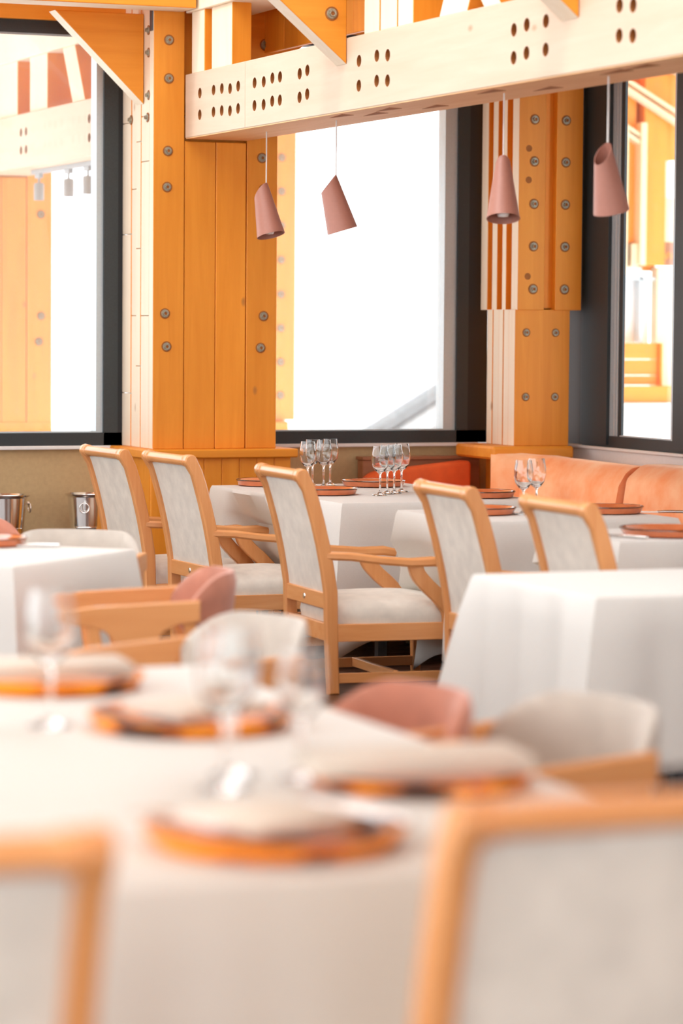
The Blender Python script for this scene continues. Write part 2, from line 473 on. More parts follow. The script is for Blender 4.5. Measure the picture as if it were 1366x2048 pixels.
def pillar_narrow(label, loc, zc=1.67):
    P = thing('timber_pillar', label, 'pillar', loc)
    H = M['honey_z']
    ys = [0, .085, .158, .218, .298, .372]
    for k, (a, b) in enumerate(zip(ys, ys[1:])):
        MB().box(.003*(k % 2), .338, a + .002, b - .002, .912, 1.672, .002).edges().build('plank', [H, M['pale_z']], P)
    # upper cladding: two front plates with a groove, then alternating spaced boards
    MB().box(.006, .169, -.013, .072, zc, 3.5, .002).edges().build('plank', [H, M['pale_z']], P)
    MB().box(.238, .400, -.013, .072, zc, 3.5, .002).build('plank', H, P)
    MB().box(.10, .31, .035, .09, zc + .01, 3.5).build('groove_board', H, P)
    for a, b in ((.138, .190), (.257, .324), (.385, .473)):
        MB().box(.004, .40, a, b, zc, 3.5, .002).edges().build('plank', [H, M['pale_z']], P)
    for a, b in ((.073, .137), (.191, .256), (.325, .384)):
        MB().box(.075, .34, a, b, zc + .01, 3.5).build('spacer', H, P)
    for z in (2.958, 2.725, 2.493, 2.258, 2.023, 1.786):
        bolt(P, .100, -.013, z, 1.03); bolt(P, .294, -.013, z, 1.03)
    if zc < 1.6:
        for z in (1.553, 1.32, 1.09): bolt(P, .100, -.013, z, 1.03); bolt(P, .294, -.013, z, 1.03)
    for z in (1.544, 1.185) if zc > 1.6 else ():
        bolt(P, .069, .002, z, .85); bolt(P, .250, .002, z, .85)
    for z in (2.564, 2.39, 1.856): dry_hole(P, .066, -.013, z)
    MB().box(-.17, .33, -.09, .42, .84, .912, .012).build('ledge', M['honey_x'], P)
    MB().box(.0, .33, .0, .37, 0 if loc[1] < 17 else -1, .84).build('post_foot', M['honey_z'], P)
    return P
pillar_narrow('narrow timber pillar with a grooved bolted upper casing in the corner above the orange banquette', (7.136, 15.077, 0))

# ---- main beam with real bolt holes
def timber_beam(label, x0, x1, y0, y1, z0, z1, holes, joint=None, name='timber_beam'):
    B = thing(name, label, 'beam', (x0, y1, z0))
    segs = [(y0, y1)] if joint is None else [(y0, joint), (joint, y1)]
    for (a, b) in segs:
        body = MB().box(0, x1 - x0, a - y1 + (.0025 if a == joint else 0), b - y1 - (.0025 if b == joint else 0), 0, z1 - z0, .004)
        o = body.build('beam_length', [M['spruce_y'], M['bore']], B)
        c = MB(); n = 0
        for (y, z) in holes:
            if a + .02 < y < b - .02:
                m = Matrix.Translation((0, y - y1, z - z0)) @ Matrix.Rotation(R(90), 4, 'Y')
                c.mi = 1
                c.lathe([(0, -.02), (.0275, -.02), (.0275, .05), (0, .05)], 18, m); n += 1
        if n:
            k = c.build('cutter', [M['spruce_y'], M['bore']], B)
            md = o.modifiers.new('b', 'BOOLEAN'); md.operation = 'DIFFERENCE'; md.object = k; md.solver = 'EXACT'
            bpy.context.view_layer.update()
            dg = bpy.context.evaluated_depsgraph_get()
            me = bpy.data.meshes.new_from_object(o.evaluated_get(dg))
            o.modifiers.clear(); o.data = me
            bpy.data.objects.remove(k)
    for (y, z) in holes:
        o = share(BOLT, B, (.046, y - y1 + .005, z - z0), (0, 0, R(-90))); o.scale = (.8, 1.2, .8)
    # finger-joint notches on the underside
    return B
HZ = (2.778, 2.666)
HY = [14.842, 14.628, 14.502, 14.378, 14.258, 14.02, 13.89, 13.77, 13.665, 13.40, 13.30, 12.655, 12.445, 12.32, 11.01, 10.89, 10.715, 10.085, 9.975, 9.15, 9.05]
holes = [(y, z + .006*math.sin(37*y)) for y in HY for z in HZ]
beam = timber_beam('long pale spruce beam with rows of bolt holes running out from the wide pillar', 5.19, 5.538, 7.2, 15.075, 2.56, 2.894, holes, 14.155)
# dark triangular notches on its underside: shallow blocks of finger joints
MB().box(.004, .344, 7.2 - 15.075, -.004, -.004, .001).build('underside_tint', M['under'], beam)  # thin sheet added to carry the bounce colour
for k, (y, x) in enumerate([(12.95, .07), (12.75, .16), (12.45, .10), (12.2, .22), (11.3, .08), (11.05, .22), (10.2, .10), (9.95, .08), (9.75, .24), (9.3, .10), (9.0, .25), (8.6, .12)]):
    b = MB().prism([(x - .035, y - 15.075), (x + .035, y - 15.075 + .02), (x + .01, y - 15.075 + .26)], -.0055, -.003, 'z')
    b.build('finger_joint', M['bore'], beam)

def mesh_beam(name, label, cat, x0, x1, y0, y1, z0, z1, mat, bev=.004):
    o = MB().box(0, x1 - x0, 0, y1 - y0, 0, z1 - z0, bev).edges().build(name, [mat, M['pale_x']], None, loc=(x0, y0, z0))
    return tag(o, label, cat, None, 'thing')
mesh_beam('upper_chord', 'upper timber chord right above the long pale beam, parallel to it', 'beam', 5.19, 5.538, 7.2, 15.07, 3.215, 3.55, M['honey_y'])
mesh_beam('tie_beam', 'honey timber tie beam crossing above the left knee brace to the wide pillar', 'beam', -1.2, 5.175, 14.86, 15.07, 3.222, 3.58, M['honey_x'])
mesh_beam('tie_beam', 'honey timber tie beam above the middle window, right of the wide pillar', 'beam', 5.72, 7.13, 15.08, 15.30, 3.30, 3.60, M['honey_x'])
mesh_beam('tie_beam', 'timber cross beam carrying the knee brace that hangs at the middle of the long beam', 'beam', 3.2, 7.58, 12.75, 12.95, 3.36, 3.62, M['honey_x'])
mesh_beam('tie_beam', 'timber cross beam above the second bolt cluster near the right end of the long beam', 'beam', 3.2, 7.58, 10.42, 10.60, 3.36, 3.62, M['honey_x'])

# web members standing on the beam (posts and diagonals)
def web(label, y0, y1, x0=5.215, x1=5.515, dy=0.0, mat='honey_z', zt=3.215, zb=2.894):
    ym = y0
    b = MB().prism([(0, 0), (y1 - y0, 0), (y1 - y0 + dy, zt - zb), (dy, zt - zb)], 0, x1 - x0, 'x', .003)
    o = b.edges().build('truss_post' if dy == 0 else 'truss_diagonal', [M['honey_z'], M['pale_z']], None, loc=(x0, y0, zb))
    return tag(o, label, 'strut', None, 'thing')
web('short upright truss post right beside the wide pillar', 14.80, 15.00, 5.20, 5.33)
web('second upright truss post from the wide pillar, above the beam joint', 14.42, 14.73, 5.215, 5.32)
web('tripled upright post, nearest of its row to the middle knee brace', 12.44, 12.62, 5.20, 5.40)
web('upright truss post in the middle of the tripled row above the pale beam', 12.24, 12.43, 5.20, 5.40)
web('upright truss post right of the tripled row, with a pale side', 12.06, 12.23, 5.20, 5.46, mat='pale_z')
web('slanting pale truss diagonal above the long beam', 11.49, 11.78, 5.20, 5.36, -.19, 'pale_z')
web('low slanting truss diagonal with its pointed foot on the long beam', 11.20, 11.36, 5.22, 5.36, .34, 'pale_z')
web('pale upright truss post just left of the right knee brace', 10.74, 10.98, 5.20, 5.40, mat='pale_z')
# background roof: sloping boards filling the top right behind the truss
roof = thing('roof_lining', 'honey timber roof lining boards above and behind the truss', 'lining', (5.62, 8.0, 0))
for k in range(14):
    y = .5 + k*.48
    MB().box(0, .03, y + .002, y + .478, 3.02, 3.95, .003).build('plank', M['honey_z'], roof)

# knee braces (solid triangular plates, lower edge painted pale as if lit)
def knee(label, tip, run, rise, y0, y1, bolts=(), name='knee_brace', extra=0.0):
    """plate in the XZ plane: tip at the right foot, rising up-left"""
    K = thing(name, label, 'brace', (tip[0], y0, tip[1]))
    pts = [(0, 0), (0, rise + extra), (-run, rise + extra), (-run, rise)] if extra else [(0, 0), (0, rise), (-run, rise)]
    MB().prism(pts, 0, y1 - y0, 'y', .004).edges().build('brace_plate', [M['honey_x'], M['pale_x']], K)
    for x, z in bolts: bolt(K, x, 0, z, 1.15)
    return K
knee('big triangular knee brace on the left side of the wide pillar', (5.013, 2.745), .49, .475, 15.24, 15.36, name='knee_brace')
knee('knee brace with one bolt hanging at the middle of the long beam', (5.188, 2.775), .50, .42, 12.80, 12.93, [(-.075, .225)], extra=.22)
knee('knee brace tip nearest the right end of the long beam', (5.188, 2.768), .50, .42, 10.42, 10.58, extra=.22)
K = thing('gusset_plate', 'bolted gusset plate with a clipped corner standing behind the beam beside the wide pillar', 'brace', (5.55, 15.03, 2.93))
MB().prism([(-.02, -.02), (.20, .06), (.31, .155), (.31, .45), (-.02, .45)], 0, .04, 'y', .003).build('brace_plate', M['honey_x'], K)
for x, z in ((.075, .135), (.19, .19), (.205, .335)): bolt(K, x, 0, z, 1.15)

# ================================================================ PENDANTS
def make_pendant(label, loc, rz):
    L = thing('pendant_lamp', label, 'lamp', loc, rz, 'pink cone pendants under the beam')
    H = .27
    MB().tube([(0, 0, 0), (.001, 0, -.12), (0, 0, -.262)], .0035, 6).build('cord', M['white'], L)
    b = MB()
    # frustum cut by an oblique plane; its high point hangs on the cord
    n = 40
    C0 = Vector((.034, 0, -.53)); rb = .071
    def ringpt(k, inner):
        a = 2*math.pi*k/n
        r = rb - (.003 if inner else 0)
        bot = C0 + Vector((r*math.cos(a), r*math.sin(a), .021*math.cos(a)))
        # oblique top ellipse through origin side
        rt_ = .036 - (.003 if inner else 0)
        top = Vector((-.034 + rt_*math.cos(a), rt_*math.sin(a)*.9, -.262 - .045*(1 - math.cos(a))/1.0))
        return bot, top
    O = []; I = []
    for k in range(n):
        bo, to = ringpt(k, False); bi, ti = ringpt(k, True)
        O.append([b.bm.verts.new(bo.lerp(to, t)) for t in (0, .5, 1)]); I.append([b.bm.verts.new(bi.lerp(ti, t)) for t in (0, .5, 1)])
    for k in range(n):
        l = (k + 1) % n
        for t in (0, 1):
            b.bm.faces.new((O[k][t], O[l][t], O[l][t+1], O[k][t+1])); b.bm.faces.new((I[l][t], I[k][t], I[k][t+1], I[l][t+1]))
        b.bm.faces.new((O[l][0], O[k][0], I[k][0], I[l][0])); b.bm.faces.new((O[k][2], O[l][2], I[l][2], I[k][2]))
    b._mark()
    b.build('lamp_shade', M['shade'], L, smooth=40, recalc=True)
    MB().lathe([(0, -.525), (.022, -.522), (.030, -.50), (.024, -.46), (.014, -.44), (.010, -.38), (0, -.38)], 16, Matrix.Translation((.022, 0, 0))).build('bulb', M['shadein'], L, smooth=40)
    return L
p0 = make_pendant('pink cone pendant in front of the wide pillar', (5.36, 14.30, 2.56), R(-62))
for lab, y, a in (('pink cone pendant against the bright middle window', 13.35, R(-16)), ('pink cone pendant in front of the striped side of the narrow pillar', 11.46, R(248)), ('pink cone pendant against the dark frame of the right window', 10.50, R(30))):
    copy_tree(p0, (5.36, y, 2.56), a, lab)

# ================================================================ EXTERIOR
DY = 4.245
pillar_wide('wide bolted timber pillar standing outside beyond the left window', (5.015, 15.077 + DY, 0), False)
pillar_narrow('narrow bolted timber pillar standing outside beyond the middle window', (7.057, 15.077 + DY, 0), .92)
eb = timber_beam('pale outdoor beam with bolt holes seen through the left window', 5.19, 5.538, 15.85, 19.31, 2.55, 2.884, [(y, z) for y in (18.234, 18.12, 16.79, 16.66) for z in (2.768, 2.657)])
mesh_beam('upper_chord', 'pale outdoor upper chord with bolt holes beyond the left window', 'beam', 5.19, 5.538, 15.85, 19.31, 3.226, 3.60, M['pale_y'])
for (y, z) in ((18.224, 3.343), (18.10, 3.339)): pass
web('outdoor truss post farthest left beyond the left window', 18.40, 19.1, zb=2.884, zt=3.226, mat='pale_z')
web('outdoor truss post in the middle beyond the left window', 17.735, 18.12, zb=2.884, zt=3.226, mat='pale_z')
web('outdoor truss diagonal beyond the left window', 16.95, 17.205, zb=2.884, zt=3.226, dy=.21, mat='pale_z')
el = thing('outdoor_lining', 'honey timber lining behind the outdoor truss', 'lining', (5.45, 16, 0))
for k in range(6):
    MB().box(0, .03, k*.55 + .002, k*.55 + .548, 2.886, 3.222, .003).build('plank', M['honey_z'], el)
T = thing('track_light', 'grey track rail with three spotlights under the outdoor beam', 'lamp', (5.36, 18.53, 2.55))
MB().box(-.02, .02, -2.3, 0, -.028, 0, .002).build('rail', M['track'], T)
for y in (-.115, -.765, -1.168, -1.6):
    s = MB()
    s.box(-.014, .014, y - .05, y + .05, -.055, -.028, .002)
    s.tube([(0, y, -.055), (0, y, -.09)], .008, 8)
    s.lathe([(0, -.085), (.026, -.085), (.033, -.095), (.033, -.195), (.028, -.195), (.028, -.18), (0, -.18)], 18, Matrix.Translation((0, y, 0)))
    s.build('spotlight', M['track'], T, smooth=35)
# snow ground and slopes
b = MB()
def snowfn(u, v):
    x = -120 + 320*u; y = 16.2 + 380*v**1.6
    d = max(0, y - 40)
    z = -3.2 + .080*d + 4*math.sin(x*.031 + y*.013)*min(1, d/120) + 2.0*math.sin(x*.083 - y*.05)*min(1, d/120)
    return (x, y, z)
b.grid(snowfn, 60, 40)
struct('hill_1', b, M['snow'], smooth=60)
# neighbouring house roof
hs = thing('neighbour_house', 'neighbouring house gable with snowy grey roof beyond the middle window', 'house', (12.2, 29.8, 0))
MB().prism([(.45, .1), (1.85, .92), (1.9, -2.5), (.45, -2.5)], .35, 5, 'y').build('gable_wall', M['gable'], hs)
MB().prism([(-.6, -.02), (1.9, 1.41), (1.9, 1.30), (-.45, -.06)], 0, 6, 'y').build('roof_slab', M['slate'], hs)
MB().prism([(-.05, .1), (1.9, 1.245), (1.9, .98), (.35, .1)], .1, .2, 'y').build('barge_board', M['barge'], hs)
MB().prism([(-.6, .0), (1.9, 1.43), (1.9, 1.41), (-.6, -.02)], .3, 6, 'y').build('roof_snow', M['snow'], hs)

# ---- annexe seen through the right window
A = thing('annexe_facade', 'timber annexe with slanting battens and a window seen through the right window', 'building', (10.29, 20.0, 0))
def ab(name, x0, x1, z0, z1, mat, y0=0.0, y1=.08, bev=.003):
    return MB().box(x0, x1, y0, y1, z0, z1, bev).build(name, M[mat], A)
ab('post', -.02, .045, 1.98, 3.05, 'cream', -.10, .06)
ab('board', .04, .155, 2.21, 3.4, 'honey_z')
ab('post', .15, .20, 2.04, 3.10, 'cream', -.10, .06)
ab('board', .20, .385, 2.04, 3.5, 'honey_z', -.05, .06)
ab('board', .385, .50, 2.83, 3.6, 'honey_z')
ab('board', .40, .50, 2.22, 2.55, 'cream', -.02, .06)
ab('board', .385, .50, 2.04, 2.22, 'walnut', -.02, .06)
ab('board', .0, .045, 2.03, 2.2, 'cream', -.06, .06); ab('board', .10, .155, 2.03, 2.2, 'cream', -.06, .06)
ab('backing', -.6, .385, 2.0, 3.9, 'honey_z', .10, .16)
ab('pane', .38, .50, 2.55, 2.84, 'white', .12, .16)
for (za, zb) in ((3.36, 3.03), (3.42, 3.10), (3.06, 2.72), (3.11, 2.78), (3.74, 3.41), (3.80, 3.47)):
    lo = (3.06, 3.11)
    x1 = .175 if za in lo else .6
    z1 = za - (za - zb)*(x1 + .1)/.6
    MB().prism([(-.1, za + .05), (x1, z1 + .05), (x1, z1 + .02), (-.1, za + .02)], -.16 if za not in lo else -.08, -.07 if za not in lo else .0, 'y').build('lit_edge_batten', M['cream'], A)  # cream strips imitate the lit edges of rafters
ab('annexe_shade_slab', -1.25, 3.0, 3.9, 4.0, 'honey_x', -4.4, 3.0)  # unseen slab added to darken the annexe boards
ab('lintel', -.5, .22, 1.96, 2.03, 'plaster', .0, .1)
ab('window_frame', -.5, .36, 1.93, 1.955, 'alu', .02, .1)
ab('mullion', .215, .245, 1.46, 1.96, 'alu', .02, .1)
ab('pane', -.5, .35, 1.46, 1.95, 'snow', .12, .16)
ab('wall_panel', .35, .70, .98, 2.03, 'cream', .0, .1)
for k, (z0, z1) in enumerate(((1.34, 1.46), (1.22, 1.335), (1.145, 1.215))):
    ab('bench_slat', -.5, .33, z0, z1, 'honey_x', -.06, -.02)
ab('bench_seat', -.5, .41, 1.02, 1.14, 'honey_x', -.20, -.06)
ab('bench_post', .335, .355, 1.14, 1.46, 'honey_z', -.10, -.02)
ab('ledge', -.6, .8, .995, 1.015, 'white', -.26, .1)
ab('plinth', -.6, .8, .935, .995, 'plaster', -.22, .1)
ab('base_wall', -.6, .8, -1, .935, 'white', -.20, .1)
txt = bpy.data.curves.new('lettering', 'FONT'); txt.body = 'OTIW'; txt.size = .085; txt.extrude = .001
to = bpy.data.objects.new('lettering', txt); COL.objects.link(to); to.parent = A
bpy.context.view_layer.update()
tm = bpy.data.meshes.new_from_object(to.evaluated_get(bpy.context.evaluated_depsgraph_get()))
bpy.data.objects.remove(to); tm.materials.clear(); tm.materials.append(M['honey_z'])
to = bpy.data.objects.new('lettering', tm); COL.objects.link(to); to.parent = A
to.location = (.232, -.0505, 2.085); to.rotation_euler = (R(90), 0, 0)

# ================================================================ FURNITURE: SCROLL ARMCHAIR
def post_c(z):
    tab = [(0, .012), (.15, .004), (.30, 0), (.45, -.004), (.60, -.030), (.72, -.058), (.82, -.086), (.89, -.108), (.935, -.128)]
    for (a, xa), (b, xb) in zip(tab, tab[1:]):
        if z <= b: return xa + (xb - xa)*(z - a)/(b - a)
    return tab[-1][1]
W2 = .30
def make_armchair(label, loc, rz, group):
    C = thing('scroll_armchair', label, 'chair', loc, rz, group)
    Wd = M['beech_z']
    # rear legs = posts, scrolled at the top
    zs = [0, .12, .24, .34, .44, .54, .64, .74, .82, .88, .925]
    def outline():
        L = []; Rr = []
        for i, z in enumerate(zs):
            d = .024 + .004*min(1, z/.3) if z < .85 else .027
            t0 = zs[max(0, i-1)]; t1 = zs[min(len(zs)-1, i+1)]
            tx, tz = post_c(t1) - post_c(t0), t1 - t0
            l = math.hypot(tx, tz); nx, nz = tz/l, -tx/l
            c = post_c(z)
            L.append((c - d*nx, z - d*nz if z > 0 else 0)); Rr.append((c + d*nx, z + d*nz if z > 0 else 0))
        sc = Vector((-.138, .938)); r = .031
        # scroll: go round the circle from the front side to the back side
        arc = [(sc.x + r*math.cos(a), sc.y + r*math.sin(a)) for a in [R(x) for x in range(20, 250, 23)]]
        return Rr[:-1] + arc + L[::-1][1:]
    ol = outline()
    for s in (-1, 1):
        y0, y1 = (s*W2 - .042, s*W2) if s > 0 else (s*W2, s*W2 + .042)
        b = MB().prism(ol, y0, y1, 'y', .006)
        b.build('rear_leg', Wd, C, smooth=35)
    # top roll with rings
    Ry = Matrix.Translation((-.138, 0, .938)) @ Matrix.Rotation(R(-90), 4, 'X')
    e = W2 - .0415
    prof = [(0, -e), (.026, -e), (.030, -e + .004), (.030, -e + .010), (.026, -e + .013), (.030, -e + .016), (.030, -e + .022), (.0255, -e + .026)]
    prof = prof + [(r, -z) for r, z in prof[::-1]]
    MB().lathe(prof, 20, Ry).build('top_rail', M['beech_y'], C, smooth=35)
    # back upholstery, curved with the posts
    b = MB(); nz, ny = 14, 9
    def side(sgn, th):
        def fn(u, v):
            z = .43 + (.92 - .43)*u; y = (-W2 + .040) + (2*W2 - .080)*v
            bul = (math.sin(math.pi*v)*math.sin(math.pi*min(1, u*1.02)))**.5 if 0 < v < 1 and 0 < u < 1 else 0
            return Vector((post_c(z) + sgn*(th + .010*bul), y, z))
        return fn
    A0 = b.grid(side(-1, .010), nz, ny); B0 = b.grid(side(1, .016), nz, ny)
    ring = lambda V: [V[i][0] for i in range(nz)] + [V[nz-1][j] for j in range(1, ny)] + [V[i][ny-1] for i in range(nz-2, -1, -1)] + [V[0][j] for j in range(ny-2, 0, -1)]
    ra, rb_ = ring(A0), ring(B0)
    for i in range(len(ra)):
        j = (i+1) % len(ra); b.bm.faces.new((ra[i], ra[j], rb_[j], rb_[i]))
    b._mark()
    b.build('backrest', M['beige'], C, smooth=50, recalc=True)
    lr = MB().box(-.025, .018, -W2 + .04, W2 - .04, .365, .435, .004).build('back_rail', M['beech_y'], C)
    MB().lathe([(0, .003), (.011, .003), (.013, 0)], 12, Matrix.Translation((-.0255, .01, .40)) @ Matrix.Rotation(R(-90), 4, 'Y')).build('badge', M['steel'], lr)
    # seat frame and cushion (wider at the front)
    F2 = .315; xf = .62
    f = MB()
    for s in (-1, 1):
        f.bar([(.015, s*(W2 - .02), .263), (xf - .02, s*(F2 - .022), .263)], .028, .075, (0, 1, 0), .15)
    f.bar([(.0, -W2 + .03, .263), (.0, W2 - .03, .263)], .028, .075, (1, 0, 0), .15)
    f.bar([(xf - .02, -F2 + .04, .263), (xf - .02, F2 - .04, .263)], .028, .075, (1, 0, 0), .15)
    f.build('seat_frame', M['beech_x'], C)
    b = MB()
    def seatf(u, v):
        a = 2*math.pi*u; n_ = 5.0
        ca, sa = math.cos(a), math.sin(a)
        ex = abs(ca)**(2/n_)*(1 if ca >= 0 else -1); ey = abs(sa)**(2/n_)*(1 if sa >= 0 else -1)
        rr, z = [(.90, .285), (1.0, .295), (1.02, .330), (1.0, .362), (.93, .386), (.72, .405), (.38, .416), (0.0, .420)][round(v*7)]
        hx, hy = .300, .292 + .012*ex
        return Vector((.313 + hx*ex*rr, hy*ey*rr, z))
    b.grid(seatf, 48, 8, True)
    bmesh.ops.remove_doubles(b.bm, verts=list(b.bm.verts), dist=.0005)
    b.build('seat', M['beige'], C, smooth=60, recalc=True)
    # front legs
    for s in (-1, 1):
        MB().bar([(xf - .02, s*(F2 - .025), 0), (xf - .02, s*(F2 - .022), .30)], [.034, .046], [.036, .046], (0, 1, 0), .2).build('front_leg', Wd, C)
    # arms with scrolled supports
    for s in (-1, 1):
        arm = [(-.035, s*(W2 - .02), .596), (.08, s*(W2 + .010), .592), (.20, s*(W2 + .030), .576), (.34, s*(W2 + .030), .564), (.45, s*(W2 + .015), .566), (.505, s*(W2 + .008), .556)]
        a = MB().bar(arm, [.034, .040, .046, .052, .056, .05], [.036, .036, .036, .038, .042, .036], (0, 1, 0), .5)
        ao = a.build('arm', M['beech_x'], C, smooth=40)
        sup = [(.365, s*(W2 + .022), .556), (.38, s*(W2 + .020), .51), (.425, s*(W2 + .016), .46), (.48, s*(W2 + .010), .41), (.525, s*(W2 + .004), .35), (.54, s*(W2 + .0), .24)]
        def cr(P, n=5):
            P = [Vector(p) for p in P]; out = []
            for i in range(len(P)-1):
                p0, p1, p2, p3 = P[max(i-1, 0)], P[i], P[i+1], P[min(i+2, len(P)-1)]
                for k in range(n):
                    t = k/n
                    out.append(.5*((2*p1) + (p2-p0)*t + (2*p0-5*p1+4*p2-p3)*t*t + (3*p1-p0-3*p2+p3)*t**3))
            return out + [P[-1]]
        MB().bar(cr(sup), .030, .066, (0, 1, 0), .3).build('arm_support', M['beech_z'], C, smooth=40)
    # stretchers
    for s in (-1, 1):
        MB().bar([(.01, s*(W2 - .022), .068), (xf - .02, s*(F2 - .025), .068)], .022, .042, (0, 1, 0), .15).build('stretcher', M['beech_x'], C)
    MB().bar([(.30, -W2 + .03, .072), (.30, W2 - .03, .072)], .022, .040, (1, 0, 0), .15).build('stretcher', M['beech_y'], C)
    return C
ROW = 'scroll armchairs along the banquette tables'
chair0 = make_armchair('beige armchair with scrolled wooden back, farthest of the row toward the left window', (4.605, 14.19, 0), R(2), ROW)
for lab, x, y, a in (('beige scroll-back armchair in front of the wide pillar, second from the back wall', 4.705, 13.49, 2),
                     ('beige scroll-back armchair beside the corner of the farther white table', 4.745, 12.08, -3),
                     ('beige scroll-back armchair partly behind the near right table, larger of the two', 4.875, 10.62, -4),
                     ('beige scroll-back armchair at the right end of the row, showing only its back', 4.86, 9.60, -3)):
    copy_tree(chair0, (x, y, 0), R(a), lab)
copy_tree(chair0, (.80, 3.60, 0), R(90), 'blurred beige scroll-back chair at the front left, seen from behind', 'chairs in front of the near table', ('arm', 'arm_support'))
copy_tree(chair0, (1.872, 3.64, 0), R(90), 'blurred beige scroll-back chair at the front right, seen from behind', 'chairs in front of the near table', ('arm', 'arm_support'))

# ================================================================ BARREL CHAIRS
def make_barrel(label, loc, rz, fab, group):
    C = thing('barrel_chair', label, 'chair', loc, rz, group)
    # curved shell backrest; chair faces +X, origin at floor under the seat centre
    b = MB(); nu, nv = 25, 9
    def sh(off):
        def fn(u, v):
            a = R(180) + R(66)*(2*u - 1)
            edge = abs(2*u - 1)
            zt = .765 - .10*max(0, (edge - .45)/.55)**2.2
            zb = .50 + .10*max(0, (edge - .5)/.5)**2
            z = zb + (zt - zb)*v
            r = .275 + .03*v + off*(1 - (2*v - 1)**8*.6)*(1 - edge**10*.6)
            return Vector((.02 + r*math.cos(a)*.95, r*math.sin(a)*1.0, z))
        return fn
    I = b.grid(sh(-.022), nu, nv); O = b.grid(sh(.022), nu, nv)
    ring = lambda V: [V[i][0] for i in range(nu)] + [V[nu-1][j] for j in range(1, nv)] + [V[i][nv-1] for i in range(nu-2, -1, -1)] + [V[0][j] for j in range(nv-2, 0, -1)]
    a_, o_ = ring(I), ring(O)
    for i in range(len(a_)):
        j = (i+1) % len(a_); b.bm.faces.new((a_[i], a_[j], o_[j], o_[i]))
    b._mark()
    bk = b.build('backrest', M[fab], C, smooth=60, recalc=True)
    b = MB()
    def seatf(u, v):
        a = 2*math.pi*u; n_ = 4.0
        ca, sa = math.cos(a), math.sin(a)
        ex = abs(ca)**(2/n_)*(1 if ca >= 0 else -1); ey = abs(sa)**(2/n_)*(1 if sa >= 0 else -1)
        rr, z = [(.94, .385), (1.0, .40), (1.0, .44), (.94, .462), (.7, .472), (0, .476)][round(v*5)]
        return Vector((.03 + .25*ex*rr, .245*ey*rr, z))
    b.grid(seatf, 40, 6, True)
    bmesh.ops.remove_doubles(b.bm, verts=list(b.bm.verts), dist=.0005)
    b.build('seat', M[fab], C, smooth=60, recalc=True)
    MB().box(-.20, .26, -.235, .235, .345, .388, .01).build('seat_frame', M['beech_x'], C)
    for s in (-1, 1):
        # arm board, flaring slightly outward, rounded front end
        y = s*.285
        pts = [(-.13, .635), (.27, .595)]
        arm = [(-.14, .690), (.20, .672), (.275, .660), (.29, .636), (.275, .612), (.215, .606), (.165, .590), (.125, .545), (.105, .47), (.095, .37), (.045, .37), (.035, .47), (.015, .545), (-.025, .592), (-.07, .612), (-.14, .622)]
        MB().prism(arm, y - .016, y + .016, 'y', .004).build('arm', M['beech_x'], C)
        MB().bar([(.235, s*.262, 0), (.165, s*.275, .37), (.205, s*.283, .610)], [.028, .034, .030], [.034, .044, .038], (0, 1, 0), .3).build('front_leg', M['beech_z'], C)
        MB().bar([(-.245, s*.235, 0), (-.17, s*.262, .37), (-.10, s*.280, .632)], [.028, .034, .030], [.034, .044, .040], (0, 1, 0), .3).build('rear_leg', M['beech_z'], C)
    return C
BG = 'barrel chairs with wooden arms'
def place_barrel(back, ang, lab, fab, src=None):
    """back = floor point under the middle of the backrest; ang = facing direction (deg from +X)"""
    a = R(ang); loc = (back[0] + .27*math.cos(a), back[1] + .27*math.sin(a), 0)
    if src is None: return make_barrel(lab, loc, a, fab, BG)
    return copy_tree(src, loc, a, lab)
bb = place_barrel((3.03, 5.83), 190, 'blurred beige barrel chair nearest on the right side of the near table', 'stone')
pb = place_barrel((2.745, 6.14), 186, 'blurred dusty pink barrel chair between two beige ones at the near table', 'pink')
place_barrel((2.985, 7.80), 192, 'beige barrel chair behind the wine glasses at the far end of the near table', 'beige', bb)
place_barrel((3.37, 9.30), 166, 'dusty pink barrel chair seen from the side, its wooden arm beside the left table', 'pink', pb)
place_barrel((3.47, 11.30), 236, 'beige barrel chair behind the far side of the left table', 'beige', bb)
place_barrel((3.17, 12.20), 262, 'dusty pink barrel chair behind the left table, cut by the picture edge', 'pink', pb)

